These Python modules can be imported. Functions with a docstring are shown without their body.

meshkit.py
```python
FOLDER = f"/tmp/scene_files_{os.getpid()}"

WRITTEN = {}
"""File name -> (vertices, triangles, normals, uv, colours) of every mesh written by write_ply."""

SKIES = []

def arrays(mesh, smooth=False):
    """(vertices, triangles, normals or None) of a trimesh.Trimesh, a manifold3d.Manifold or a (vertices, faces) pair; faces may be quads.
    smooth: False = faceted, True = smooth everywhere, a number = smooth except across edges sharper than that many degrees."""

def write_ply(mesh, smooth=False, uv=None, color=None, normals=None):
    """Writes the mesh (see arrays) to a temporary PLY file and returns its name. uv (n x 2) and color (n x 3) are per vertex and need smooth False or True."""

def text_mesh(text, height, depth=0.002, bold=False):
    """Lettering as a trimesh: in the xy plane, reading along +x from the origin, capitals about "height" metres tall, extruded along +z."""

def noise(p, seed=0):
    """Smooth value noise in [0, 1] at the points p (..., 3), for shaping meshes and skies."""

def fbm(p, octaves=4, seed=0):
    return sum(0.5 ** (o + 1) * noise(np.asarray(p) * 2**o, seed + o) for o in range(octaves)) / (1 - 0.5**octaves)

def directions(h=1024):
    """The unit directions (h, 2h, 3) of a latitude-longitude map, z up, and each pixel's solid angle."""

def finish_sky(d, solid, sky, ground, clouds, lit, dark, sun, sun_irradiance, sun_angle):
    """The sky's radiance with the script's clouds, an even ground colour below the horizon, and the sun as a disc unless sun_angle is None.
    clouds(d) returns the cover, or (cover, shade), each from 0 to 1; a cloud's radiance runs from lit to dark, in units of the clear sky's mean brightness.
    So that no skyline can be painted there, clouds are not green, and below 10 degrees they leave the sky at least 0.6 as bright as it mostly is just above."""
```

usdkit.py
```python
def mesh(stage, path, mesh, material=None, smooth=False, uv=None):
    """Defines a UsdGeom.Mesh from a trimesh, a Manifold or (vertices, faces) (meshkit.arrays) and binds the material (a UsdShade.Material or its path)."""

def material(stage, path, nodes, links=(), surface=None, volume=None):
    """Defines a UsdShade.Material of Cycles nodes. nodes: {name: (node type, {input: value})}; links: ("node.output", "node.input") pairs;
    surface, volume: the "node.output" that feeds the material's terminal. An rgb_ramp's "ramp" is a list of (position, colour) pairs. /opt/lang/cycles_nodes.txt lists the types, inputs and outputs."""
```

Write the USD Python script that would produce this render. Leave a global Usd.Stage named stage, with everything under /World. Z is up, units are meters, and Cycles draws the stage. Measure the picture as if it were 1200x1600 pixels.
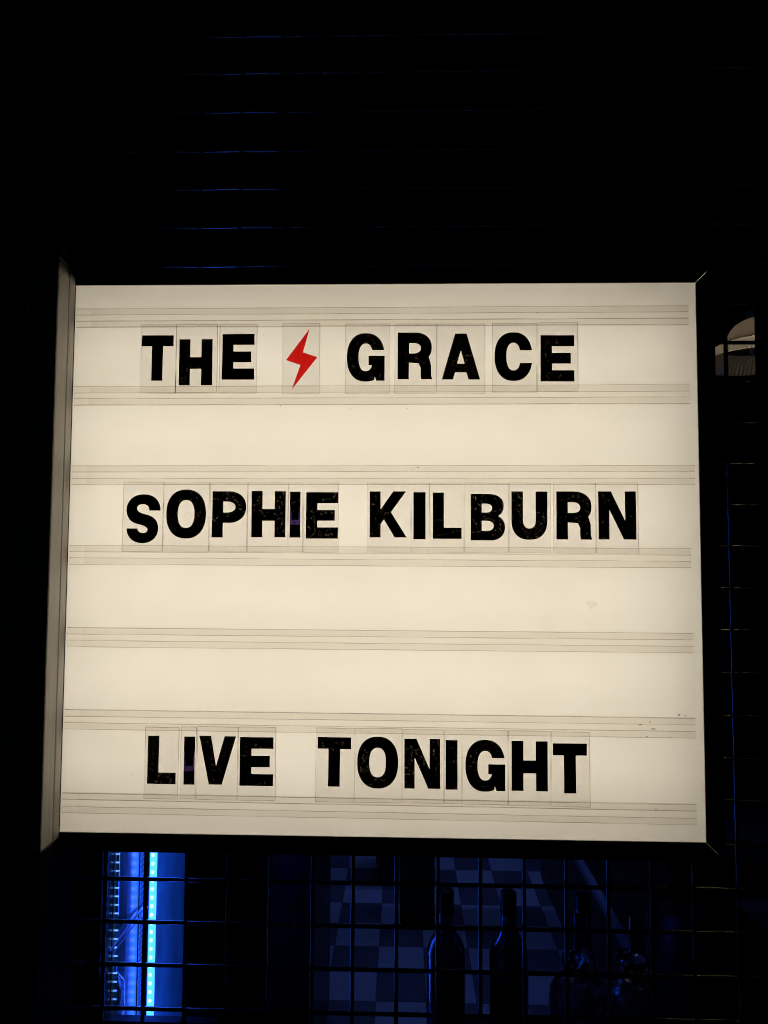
import math, random, numpy as np, trimesh, usdkit
import shapely
from shapely.geometry import Polygon, LineString, box as sbox
from shapely import affinity
from pxr import Usd, UsdGeom, UsdLux, UsdShade, Gf, Sdf

random.seed(7)
rng = np.random.default_rng(7)
stage = Usd.Stage.CreateInMemory()
UsdGeom.SetStageUpAxis(stage, UsdGeom.Tokens.z)
UsdGeom.SetStageMetersPerUnit(stage, 1.0)
stage.SetDefaultPrim(UsdGeom.Xform.Define(stage, '/World').GetPrim())

# ------------------------------------------------------------------ camera
ZC = 1.597                                   # height of the centre of the sign face; the face lies in the plane y = 0
CAM = np.array([0.0367, -1.1467, ZC + 0.0031])
YAW, PITCH, ROLL, FPX = -0.0276, 0.0563, 0.0055, 1128.0
fw = np.array([math.sin(YAW) * math.cos(PITCH), math.cos(YAW) * math.cos(PITCH), math.sin(PITCH)])
rt = np.array([math.cos(YAW), -math.sin(YAW), 0.0])
up = np.cross(rt, fw)
rt, up = rt * math.cos(ROLL) + up * math.sin(ROLL), up * math.cos(ROLL) - rt * math.sin(ROLL)
cam = UsdGeom.Camera.Define(stage, '/World/camera')
cam.AddTransformOp().Set(Gf.Matrix4d(*map(float, [*rt, 0, *up, 0, *(-fw), 0, *CAM, 1])))
cam.CreateHorizontalApertureAttr(24.0)
cam.CreateVerticalApertureAttr(32.0)
cam.CreateFocalLengthAttr(24.0 * FPX / 1200.0)
cam.CreateClippingRangeAttr(Gf.Vec2f(0.05, 200))
cam.CreateExposureAttr(0.0)

# ------------------------------------------------------------------ night sky and a trace of moonlight
SUN_EL, SUN_ROT = math.radians(50), math.radians(30)
sky = UsdLux.DomeLight.Define(stage, '/World/sky')
sky.GetPrim().SetCustomDataByKey('kind', 'structure')
sky.GetPrim().SetCustomDataByKey('label', 'black night sky')
skym = usdkit.material(stage, '/World/Looks/night_sky', {
    's': ('sky_texture', {'sky_type': 'single_scattering', 'sun_disc': False, 'sun_elevation': SUN_EL, 'sun_rotation': SUN_ROT}),
    'b': ('background_shader', {'strength': 0.00006})}, [('s.color', 'b.color')], surface='b.background')
UsdShade.MaterialBindingAPI.Apply(sky.GetPrim()).Bind(skym)
moon = UsdLux.DistantLight.Define(stage, '/World/moon')
moon.CreateNormalizeAttr(True); moon.CreateIntensityAttr(0.0006); moon.CreateAngleAttr(0.5)
moon.CreateColorAttr(Gf.Vec3f(1.0, 0.97, 0.92))
sd = np.array([math.sin(SUN_ROT) * math.cos(SUN_EL), math.cos(SUN_ROT) * math.cos(SUN_EL), math.sin(SUN_EL)])
zx = np.cross([0, 0, 1.0], sd); zx /= np.linalg.norm(zx); zy = np.cross(sd, zx)
moon.AddTransformOp().Set(Gf.Matrix4d(*map(float, [*zx, 0, *zy, 0, *sd, 0, 0, 0, 20, 1])))

TUBE, STRIP, DIODE, BATTEN, BULB = 4.42, 11.0, 14.0, 98.0, 22.0        # strengths of the lit lamps, the added batten among them


def at(px, py, Y):
    """The point of the plane y = Y that stands at a place of the photograph: used to take measures from it."""
    d = rt * ((px - 600) / FPX) - up * ((py - 800) / FPX) + fw
    return CAM + d * ((Y - CAM[1]) / d[1])


# ------------------------------------------------------------------ helpers
used = {}


def numbered(path):
    n = used.get(path, -1) + 1
    used[path] = n
    return path if n == 0 else f'{path}_{n:03d}'


def tag(p, label=None, cat=None, group=None, kind=None):
    for k, v in (('label', label), ('category', cat), ('group', group), ('kind', kind)):
        if v:
            p.SetCustomDataByKey(k, v)
    return p


class Thing:
    def __init__(self, name, label, cat, loc=(0, 0, 0), group=None, kind=None):
        self.loc = np.array(loc, float)
        x = UsdGeom.Xform.Define(stage, numbered('/World/' + name))
        x.AddTranslateOp().Set(Gf.Vec3d(*map(float, loc)))
        self.prim = tag(x.GetPrim(), label, cat, group, kind)
        self.path = str(self.prim.GetPath())


def shift(mesh, loc):
    m = mesh.copy(); m.apply_translation(-np.asarray(loc)); return m


def part(parent, name, mesh, mat, smooth=False, label=None, kind=None):
    """mesh is given in world coordinates; parent is a Thing or a part returned by this function."""
    loc = parent.loc
    p = numbered(f'{parent.path}/{name}')
    m = usdkit.mesh(stage, p, shift(mesh, loc), M[mat], smooth=smooth)
    tag(m.GetPrim(), label, kind=kind)
    r = Thing.__new__(Thing); r.loc, r.prim, r.path = loc, m.GetPrim(), p
    return r


def single(name, mesh, mat, label=None, cat=None, group=None, kind=None, smooth=False):
    p = numbered('/World/' + name)
    m = usdkit.mesh(stage, p, mesh, M[mat], smooth=smooth)
    tag(m.GetPrim(), label, cat, group, kind)
    r = Thing.__new__(Thing); r.loc, r.prim, r.path = np.zeros(3), m.GetPrim(), p
    return r


def copy_of(t, name, label, loc, rotz=0, group=None):
    x = UsdGeom.Xform.Define(stage, numbered('/World/' + name))
    x.AddTranslateOp().Set(Gf.Vec3d(*map(float, loc)))
    if rotz:
        x.AddRotateZOp().Set(float(rotz))
    p = x.GetPrim()
    p.GetReferences().AddInternalReference(t.prim.GetPath())
    p.SetInstanceable(True)
    x.SetXformOpOrder(x.GetOrderedXformOps())
    return tag(p, label, t.prim.GetCustomDataByKey('category'), group or t.prim.GetCustomDataByKey('group'))


def bx(x0, x1, y0, y1, z0, z1):
    m = trimesh.creation.box([x1 - x0, y1 - y0, z1 - z0]); m.apply_translation([(x0 + x1) / 2, (y0 + y1) / 2, (z0 + z1) / 2]); return m


def bevel_box(x0, x1, y0, y1, z0, z1, r=0.003):
    """a box with its twelve edges chamfered"""
    pts = []
    for i, x in enumerate((x0, x1)):
        for j, y in enumerate((y0, y1)):
            for k, z in enumerate((z0, z1)):
                sx, sy, sz = (r, -r)[i], (r, -r)[j], (r, -r)[k]
                pts += [(x, y + sy, z + sz), (x + sx, y, z + sz), (x + sx, y + sy, z)]
    return trimesh.convex.convex_hull(np.array(pts))


def cat_(*ms):
    return trimesh.util.concatenate(list(ms))


def rod(a, b, r, n=10):
    return trimesh.creation.cylinder(radius=r, segment=[a, b], sections=n)


def revolve(profile, n=40, loc=(0, 0, 0)):
    m = trimesh.creation.revolve(np.array(profile, float), sections=n); m.apply_translation(loc); return m


def xz(poly, y_front, depth):
    """a polygon drawn in (x, z) as a slab whose front lies at y_front and whose back at y_front + depth"""
    out = []
    for g in getattr(poly, 'geoms', [poly]):
        m = trimesh.creation.extrude_polygon(g, depth, engine='earcut')
        v = m.vertices.copy()
        m.vertices = np.stack([v[:, 0], y_front + depth - v[:, 2], v[:, 1]], 1)
        m.fix_normals()
        out.append(m)
    return cat_(*out)


def along_x(poly_yz, x0, x1):
    m = trimesh.creation.extrude_polygon(poly_yz, x1 - x0, engine='earcut')
    v = m.vertices.copy()
    m.vertices = np.stack([x0 + v[:, 2], v[:, 0], v[:, 1]], 1)
    m.fix_normals()
    return m


# ------------------------------------------------------------------ materials
M = {}


def mat(name, nodes, links=(), surface='p.BSDF'):
    M[name] = usdkit.material(stage, '/World/Looks/' + name, nodes, list(links), surface=surface)


def plain(name, col, rough=0.5, metallic=0.0, spec=0.5, var=0.25, scale=12, bump=0.0, stretch=(1, 1, 1), **kw):
    """a principled paint with a mottled tone, mottled roughness and fine relief"""
    c = np.array(col)
    nodes = {'g': ('geometry', {}), 'm': ('mapping', {'scale': stretch}),
             'n': ('noise_texture', {'scale': scale, 'detail': 6, 'roughness': 0.6}),
             'r': ('rgb_ramp', {'ramp': [(0.3, c * (1 - var)), (0.7, c * (1 + var))]}),
             'q': ('map_range', {'from_min': 0.3, 'from_max': 0.7, 'to_min': max(0.03, rough - 0.1), 'to_max': min(1, rough + 0.1)}),
             'p': ('principled_bsdf', {'roughness': rough, 'metallic': metallic, 'specular_ior_level': spec, **kw})}
    links = [('g.position', 'm.vector'), ('m.vector', 'n.vector'), ('n.fac', 'r.fac'), ('r.color', 'p.base_color'), ('n.fac', 'q.value'), ('q.result', 'p.roughness')]
    if bump:
        nodes['b'] = ('bump', {'strength': 0.5, 'distance': bump}); links += [('n.fac', 'b.height'), ('b.normal', 'p.normal')]
    mat(name, nodes, links)


plain('frame_black', (0.009, 0.009, 0.010), 0.42, var=0.3, scale=40, bump=0.0002)
plain('wire_black', (0.62, 0.56, 0.36), 0.17, metallic=1.0, var=0.3, scale=60, bump=0.0003)
plain('box_white', (0.80, 0.80, 0.78), 0.6, var=0.03)
plain('room_black', (0.006, 0.006, 0.007), 0.75, var=0.3, scale=4)
plain('cabinet_black', (0.008, 0.008, 0.009), 0.35, var=0.3, scale=14)
plain('brushed_steel', (0.28, 0.56, 0.38), 0.20, metallic=0.12, var=0.12, scale=30, stretch=(1, 1, 0.08), bump=0.0002)
plain('dull_steel', (0.30, 0.46, 0.36), 0.55, metallic=0.2, var=0.35, scale=38, stretch=(1, 1, 0.15), bump=0.0004)
plain('slot_dark', (0.02, 0.03, 0.06), 0.6)
plain('tile_light', (0.42, 0.42, 0.40), 0.62, var=0.10, scale=9, bump=0.0003)
plain('tile_dark', (0.11, 0.11, 0.115), 0.62, var=0.2, scale=9, bump=0.0003)
plain('grout', (0.05, 0.05, 0.05), 0.9, var=0.2)
plain('bottle_dark', (0.42, 0.46, 0.50), 0.15, metallic=0.95, var=0.3, scale=60, bump=0.0015)
plain('foil_olive', (0.10, 0.105, 0.055), 0.36, metallic=0.8, var=0.2, scale=30)
plain('cap_black', (0.008, 0.008, 0.008), 0.3)
plain('spout_steel', (0.45, 0.46, 0.48), 0.2, metallic=1.0, var=0.1)
plain('nosing_pale', (0.30, 0.31, 0.33), 0.5, var=0.1)
plain('dark_wood', (0.020, 0.014, 0.010), 0.45, var=0.4, scale=10, stretch=(1, 1, 0.1))
plain('keg_brown', (0.030, 0.020, 0.013), 0.38, metallic=0.2, var=0.4, scale=9, bump=0.002)
plain('cap_metal', (0.40, 0.36, 0.30), 0.38, metallic=0.6, var=0.15)
plain('shelf_edge', (0.5, 0.55, 0.6), 0.25, metallic=0.6, var=0.1)
plain('ground_dark', (0.06, 0.06, 0.062), 0.8, var=0.25, scale=5)

# weathered grey wood: streaks along the post; fading sign light painted in as blackened ends
mat('post_wood', {
    'g': ('geometry', {}), 'm': ('mapping', {'scale': (1, 1, 0.035)}), 'm2': ('mapping', {'scale': (1, 1, 0.16)}),
    'n': ('noise_texture', {'scale': 160, 'detail': 8, 'roughness': 0.65}),
    'n2': ('noise_texture', {'scale': 300, 'detail': 4, 'roughness': 0.7}),
    'n3': ('noise_texture', {'scale': 9, 'detail': 3}),
    'r': ('rgb_ramp', {'ramp': [(0.25, (0.58, 0.54, 0.49)), (0.45, (0.74, 0.70, 0.64)), (0.7, (0.82, 0.78, 0.72))]}),
    'r2': ('rgb_ramp', {'ramp': [(0.27, (0.45, 0.43, 0.40)), (0.36, (1, 1, 1))]}),
    'r3': ('rgb_ramp', {'ramp': [(0.3, (0.92, 0.91, 0.90)), (0.7, (1.0, 1.0, 1.0))]}),
    'x': ('mix', {'mix_type': 'multiply', 'fac': 1.0}), 'x3': ('mix', {'mix_type': 'multiply', 'fac': 1.0}),
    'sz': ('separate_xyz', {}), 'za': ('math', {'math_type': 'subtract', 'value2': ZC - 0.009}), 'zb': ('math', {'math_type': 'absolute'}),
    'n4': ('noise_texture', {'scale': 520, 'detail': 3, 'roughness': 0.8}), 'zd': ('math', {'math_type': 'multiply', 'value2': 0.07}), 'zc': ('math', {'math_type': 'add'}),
    'ze': ('map_range', {'from_min': 0.484, 'from_max': 0.492, 'clamp': True}), 'pa': ('mix', {'color2': (0.012, 0.011, 0.010)}),  # ragged black ends: fall-off of the sign light put into the colour
    'b': ('bump', {'strength': 0.6, 'distance': 0.0006}),
    'p': ('principled_bsdf', {'roughness': 0.75, 'specular_ior_level': 0.25})},
    [('g.position', 'm.vector'), ('g.position', 'm2.vector'), ('m.vector', 'n.vector'), ('m2.vector', 'n2.vector'), ('g.position', 'n3.vector'),
     ('n.fac', 'r.fac'), ('n2.fac', 'r2.fac'), ('n3.fac', 'r3.fac'), ('r.color', 'x.color1'), ('r2.color', 'x.color2'),
     ('x.color', 'x3.color1'), ('r3.color', 'x3.color2'), ('x3.color', 'pa.color1'), ('pa.color', 'p.base_color'),
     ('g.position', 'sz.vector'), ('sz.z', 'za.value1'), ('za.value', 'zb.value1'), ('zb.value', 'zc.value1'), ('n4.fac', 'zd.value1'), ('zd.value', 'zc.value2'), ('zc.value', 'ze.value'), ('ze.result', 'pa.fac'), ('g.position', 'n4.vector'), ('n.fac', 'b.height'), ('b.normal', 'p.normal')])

# opal acrylic of the sign: lets the tubes behind it shine through; a little grime
mat('opal_acrylic', {
    'g': ('geometry', {}), 'n': ('noise_texture', {'scale': 6, 'detail': 5, 'roughness': 0.6}), 'n2': ('noise_texture', {'scale': 85, 'detail': 3, 'roughness': 0.6}),
    'r': ('rgb_ramp', {'ramp': [(0.30, (0.84, 0.825, 0.79)), (0.65, (0.88, 0.87, 0.85))]}),
    'r2': ('rgb_ramp', {'ramp': [(0.17, (0.80, 0.76, 0.68)), (0.24, (1, 1, 1))]}),
    'x': ('mix', {'mix_type': 'multiply', 'fac': 1.0}),
    't': ('translucent_bsdf', {}), 'd': ('diffuse_bsdf', {'color': (0.75, 0.74, 0.71)}), 'mx': ('mix_closure', {'fac': 0.22}),
    'gl': ('glossy_bsdf', {'roughness': 0.25, 'color': (1, 1, 1)}), 'my': ('mix_closure', {'fac': 0.03})},
    [('g.position', 'n.vector'), ('g.position', 'n2.vector'), ('n.fac', 'r.fac'), ('n2.fac', 'r2.fac'), ('r.color', 'x.color1'), ('r2.color', 'x.color2'), ('x.color', 't.color'),
     ('t.BSDF', 'mx.closure1'), ('d.BSDF', 'mx.closure2'), ('mx.closure', 'my.closure1'), ('gl.BSDF', 'my.closure2')], surface='my.closure')

# clear acrylic of rails and cards; clear glass
mat('clear_rail', {'p': ('principled_bsdf', {'base_color': (0.985, 0.975, 0.955), 'roughness': 0.0, 'ior': 1.40, 'transmission_weight': 1.0})})
mat('cut_edge', {'g': ('geometry', {}), 'n': ('noise_texture', {'scale': 14, 'detail': 2}), 'r': ('rgb_ramp', {'ramp': [(0.38, (0.42, 0.36, 0.31)), (0.60, (0.90, 0.88, 0.86))]}), 't': ('transparent_bsdf', {})},
    [('g.position', 'n.vector'), ('n.fac', 'r.fac'), ('r.color', 't.color')], surface='t.BSDF')
mat('seam_line', {'g': ('geometry', {}), 'm': ('mapping', {'scale': (1, 1, 9)}), 'n': ('noise_texture', {'scale': 9, 'detail': 4, 'roughness': 0.6}), 'r': ('rgb_ramp', {'ramp': [(0.35, (0.46, 0.40, 0.34)), (0.62, (0.90, 0.87, 0.83))]}), 't': ('transparent_bsdf', {})},
    [('g.position', 'm.vector'), ('m.vector', 'n.vector'), ('n.fac', 'r.fac'), ('r.color', 't.color')], surface='t.BSDF')
mat('clear_card', {'p': ('principled_bsdf', {'base_color': (0.955, 0.945, 0.94), 'roughness': 0.0, 'ior': 1.49, 'transmission_weight': 1.0})})
mat('hammered_glass', {'g': ('geometry', {}), 'n': ('noise_texture', {'scale': 90, 'detail': 2}), 'b': ('bump', {'strength': 1.0, 'distance': 0.0035}),
    'p': ('principled_bsdf', {'base_color': (0.95, 0.96, 0.97), 'roughness': 0.10, 'metallic': 0.40, 'ior': 1.6, 'specular_ior_level': 1.0, 'transmission_weight': 1.0})},
    [('g.position', 'n.vector'), ('n.fac', 'b.height'), ('b.normal', 'p.normal')])
mat('clear_glass', {'g': ('geometry', {}), 'n': ('noise_texture', {'scale': 26, 'detail': 3}), 'b': ('bump', {'strength': 0.5, 'distance': 0.004}),
    'p': ('principled_bsdf', {'base_color': (0.95, 0.96, 0.97), 'roughness': 0.06, 'metallic': 0.22, 'ior': 1.65, 'specular_ior_level': 0.9, 'transmission_weight': 1.0})},
    [('g.position', 'n.vector'), ('n.fac', 'b.height'), ('b.normal', 'p.normal')])

# prismatic glass of the pendant: passes the bulb's light, shines a little
mat('smoky_glass', {'t': ('translucent_bsdf', {'color': (0.055, 0.048, 0.042)}), 'gl': ('glossy_bsdf', {'roughness': 0.3, 'color': (0.6, 0.6, 0.6)}), 'mx': ('mix_closure', {'fac': 0.10})},
    [('t.BSDF', 'mx.closure1'), ('gl.BSDF', 'mx.closure2')], surface='mx.closure')
mat('ribbed_glass', {'t': ('translucent_bsdf', {'color': (0.95, 0.90, 0.80)}), 'gl': ('glossy_bsdf', {'roughness': 0.18, 'color': (0.9, 0.9, 0.9)}), 'mx': ('mix_closure', {'fac': 0.10})},
    [('t.BSDF', 'mx.closure1'), ('gl.BSDF', 'mx.closure2')], surface='mx.closure')

plain('dirt', (0.03, 0.02, 0.01), 0.8)
mat('smudge_film', {'g': ('geometry', {}), 'n': ('noise_texture', {'scale': 170, 'detail': 4}), 'r': ('rgb_ramp', {'ramp': [(0.4, (0.95, 0.94, 0.89)), (0.65, (1, 1, 1))]}), 't': ('transparent_bsdf', {})},
    [('g.position', 'n.vector'), ('n.fac', 'r.fac'), ('r.color', 't.color')], surface='t.BSDF')
for nm, col, st in (('tube_lit', (1.0, 0.888, 0.715), TUBE), ('strip_lit', (0.012, 0.080, 1.0), STRIP), ('diode_lit', (0.06, 0.12, 1.0), DIODE), ('reflection_dot_lit', (0.10, 0.25, 1.0), 2.5),
                    ('batten_lit', (0.11, 0.21, 1.0), BATTEN), ('bulb_lit', (1.0, 0.82, 0.58), BULB)):
    mat(nm, {'e': ('emission', {'color': col, 'strength': st})}, surface='e.emission')


def letter_mat(name, col, line, dots):
    """sign vinyl; scuffs are thin broken lines and specks where the colour has come off and the lit face shows"""
    mat(name, {
        'g': ('geometry', {}), 'ma': ('mapping', {'scale': (1, 1, 0.6), 'rotation': (0, 0.6, 0)}), 'mb': ('mapping', {'scale': (0.6, 1, 1), 'rotation': (0, -0.9, 0)}),
        'va': ('voronoi_texture', {'feature': 'distance_to_edge', 'scale': 150}), 'vb': ('voronoi_texture', {'feature': 'distance_to_edge', 'scale': 215}),
        'nm': ('noise_texture', {'scale': 290, 'detail': 1}), 'nn': ('noise_texture', {'scale': 22, 'detail': 2}), 'nd': ('noise_texture', {'scale': 700, 'detail': 1}),
        'a3': ('math', {'math_type': 'less_than', 'value2': line}), 'b3': ('math', {'math_type': 'less_than', 'value2': line}),
        'ab': ('math', {'math_type': 'maximum'}), 'k1': ('math', {'math_type': 'greater_than', 'value2': 0.56}), 'k2': ('math', {'math_type': 'greater_than', 'value2': 0.46}),
        'c1': ('math', {'math_type': 'multiply'}), 'c2': ('math', {'math_type': 'multiply'}),
        'd': ('math', {'math_type': 'greater_than', 'value2': dots}), 'c3': ('math', {'math_type': 'maximum'}), 'c4': ('math', {'math_type': 'multiply', 'value2': 0.52}),
        'p': ('principled_bsdf', {'base_color': col, 'roughness': 0.42, 'specular_ior_level': 0.35}), 't': ('transparent_bsdf', {'color': (0.62, 0.56, 0.5)}), 'mx': ('mix_closure', {})},
        [('g.position', 'ma.vector'), ('g.position', 'mb.vector'), ('ma.vector', 'va.vector'), ('mb.vector', 'vb.vector'), ('g.position', 'nm.vector'), ('g.position', 'nn.vector'), ('g.position', 'nd.vector'),
         ('va.distance', 'a3.value1'), ('vb.distance', 'b3.value1'),
         ('a3.value', 'ab.value1'), ('b3.value', 'ab.value2'), ('nm.fac', 'k1.value1'), ('nn.fac', 'k2.value1'), ('ab.value', 'c1.value1'), ('k1.value', 'c1.value2'),
         ('nd.fac', 'd.value1'), ('c1.value', 'c3.value1'), ('d.value', 'c3.value2'), ('c3.value', 'c2.value1'), ('k2.value', 'c2.value2'), ('c2.value', 'c4.value1'), ('c4.value', 'mx.fac'),
         ('p.BSDF', 'mx.closure1'), ('t.BSDF', 'mx.closure2')], surface='mx.closure')


letter_mat('letter_clean', (0.004, 0.003, 0.003), 0.004, 0.86)
letter_mat('letter_worn', (0.004, 0.003, 0.003), 0.020, 0.79)
letter_mat('letter_scuffed', (0.004, 0.003, 0.003), 0.034, 0.75)
mat('bolt_red', {'g': ('geometry', {}), 'n': ('noise_texture', {'scale': 240, 'detail': 3}), 'r': ('rgb_ramp', {'ramp': [(0.30, (0.88, 0.10, 0.10)), (0.62, (0.92, 0.135, 0.125)), (0.72, (0.95, 0.30, 0.24))]}),
    't': ('transparent_bsdf', {}), 'gl': ('glossy_bsdf', {'roughness': 0.4, 'color': (0.5, 0.4, 0.4)}), 'mx': ('mix_closure', {'fac': 0.06})},
    [('g.position', 'n.vector'), ('n.fac', 'r.fac'), ('r.color', 't.color'), ('t.BSDF', 'mx.closure1'), ('gl.BSDF', 'mx.closure2')], surface='mx.closure')
mat('tape_purple', {'g': ('geometry', {}), 'm': ('mapping', {'scale': (1, 1, 0.2)}), 'n': ('noise_texture', {'scale': 300, 'detail': 3}),
    'r': ('rgb_ramp', {'ramp': [(0.35, (0.16, 0.11, 0.28)), (0.65, (0.27, 0.20, 0.42))]}), 't': ('transparent_bsdf', {}), 'gl': ('glossy_bsdf', {'roughness': 0.4, 'color': (0.4, 0.4, 0.4)}), 'mx': ('mix_closure', {'fac': 0.06})},
    [('g.position', 'm.vector'), ('m.vector', 'n.vector'), ('n.fac', 'r.fac'), ('r.color', 't.color'), ('t.BSDF', 'mx.closure1'), ('gl.BSDF', 'mx.closure2')], surface='mx.closure')

# ------------------------------------------------------------------ the setting: ground, room behind the grille
Z0 = 0.0
single('pavement', bx(-40, 40, -40, 0.9, -0.2, -0.006), 'ground_dark', 'dark ground in front of the grille', kind='structure')
floor = Thing('floor', 'checkered tile floor of the room behind the grille', None, (0, 0.9, 0), kind='structure')
part(floor, 'floor_bed', bx(-3, 3, 0.9, 5.2, -0.2, -0.006), 'grout')
S = 0.113 * CAM[2]
X0 = at(519, 1500, 0)                                     # a joint between tiles at this place of the picture
d = X0 - CAM; hit = CAM + d * (-CAM[2] / d[2])
jx = hit[0]
d = at(600, 1443, 0) - CAM; jy = (CAM + d * (-CAM[2] / d[2]))[1]
for i in range(-6, 10):
    for j in range(-5, 13):
        x, y = jx + i * S, jy + j * S
        if not (0.92 < y and y + S < 5.1):
            continue
        g = 0.0009
        a = bevel_box(x + g, x + S - g, y + g, y + S - g, -0.006, 0.0 + 0.0004 * random.random(), 0.0008)
        part(floor, 'tile', a, 'tile_light' if (i + j) % 2 == 1 else 'tile_dark')
single('back_wall', bx(-3.1, 3.1, 5.2, 5.35, -0.2, 3.0), 'room_black', 'black back wall of the dark room', kind='structure')
single('side_wall', bx(-3.2, -3.0, 0.30, 5.2, -0.2, 3.0), 'room_black', 'black left wall of the dark room', kind='structure')
single('side_wall', bx(3.0, 3.2, 0.30, 5.2, -0.2, 3.0), 'room_black', 'black right wall of the dark room', kind='structure')
single('ceiling', bx(-3.2, 3.2, 0.14, 5.35, 3.0, 3.15), 'room_black', 'black ceiling of the dark room', kind='structure')

# ------------------------------------------------------------------ wire grille behind the sign
YM, CELL, WR = 0.16, 0.0742, 0.0036
gx0, gz0 = -0.4924, ZC + at(600, 1380, YM)[2] - ZC
gr = Thing('wire_grille', 'black welded wire grille of square cells behind the lit sign', 'wire grille', (0, YM, 0.6))
for k in range(-7, 20):
    x = gx0 + 0.0741 * k
    wob = 0.0012 * rng.standard_normal(2)
    yu = YM - 2 * WR + 0.0005
    x = CAM[0] + (x - CAM[0]) * (yu - CAM[1]) / (YM - CAM[1])
    part(gr, 'upright_wire', rod([x + wob[0], yu, 0.62], [x + wob[1], yu, 2.98], WR, 12), 'wire_black', smooth=40)
for k in range(-4, 30):
    z = gz0 + CELL * k
    if z > 2.95 or z < 0.63:
        continue
    wob = 0.0010 * rng.standard_normal(2)
    part(gr, 'cross_wire', rod([-1.05, YM, z + wob[0]], [0.95, YM, z + wob[1]], WR, 12), 'wire_black', smooth=40)

# ------------------------------------------------------------------ post left of the sign
pl = Thing('wooden_post', 'weathered grey wooden post along the left side of the lit sign', 'post', (-0.56, 0, 0))
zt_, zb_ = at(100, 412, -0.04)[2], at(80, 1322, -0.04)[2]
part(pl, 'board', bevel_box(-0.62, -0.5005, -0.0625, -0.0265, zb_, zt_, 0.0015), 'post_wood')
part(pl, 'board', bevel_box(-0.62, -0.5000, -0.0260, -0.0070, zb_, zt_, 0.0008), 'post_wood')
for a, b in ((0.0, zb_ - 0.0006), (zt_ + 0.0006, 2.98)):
    part(pl, 'shade_black_board', bevel_box(-0.62, -0.5012, -0.0625, -0.0070, a, b, 0.0015), 'frame_black', label='board coloured black as shade beyond the sign glow')  # black colour stands in for shade above and below the sign
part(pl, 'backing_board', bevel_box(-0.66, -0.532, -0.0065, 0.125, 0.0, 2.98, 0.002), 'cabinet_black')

# ------------------------------------------------------------------ the lit sign
FW, HX, HZ = 0.0285, 0.5, 0.4359
sg = Thing('lit_letter_sign', 'large white backlit letter board with black frame and clear rails', 'lit sign', (0, 0.06, ZC - HZ - FW))
yf, ft = -0.0060, 0.0020
ox, oz = HX + FW, HZ + FW


def frame_rail(pts):
    return xz(Polygon([(x, ZC + z) for x, z in pts]), yf, ft)


gap = 0.0006
part(sg, 'frame_rail', frame_rail([(-HX, HZ), (HX - gap, HZ), (ox - 0.011 - gap, oz - 0.011), (ox - 0.0108, oz - 0.011), (ox - 0.0002, oz), (-ox, oz)]), 'frame_black')
part(sg, 'frame_rail', frame_rail([(HX, -HZ), (HX, HZ - gap), (ox - 0.011, oz - 0.011 - gap), (ox, oz - 0.0002), (ox, -oz)]), 'frame_black')
part(sg, 'frame_rail', frame_rail([(-HX, -HZ), (-ox, -oz), (ox - 0.0003, -oz), (HX - 0.0003, -HZ)]), 'frame_black')
part(sg, 'frame_rail', frame_rail([(-HX, -HZ + 0.0003), (-HX, HZ - 0.0003), (-ox, oz - 0.0003), (-ox, -oz + 0.0003)]), 'frame_black')
yb = 0.125
t = 0.004
part(sg, 'housing_side', bx(-ox, ox, yf + ft, yb, ZC + oz - t, ZC + oz), 'frame_black')
part(sg, 'housing_side', bx(-ox, ox, yf + ft, yb, ZC - oz, ZC - oz + t), 'frame_black')
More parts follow.
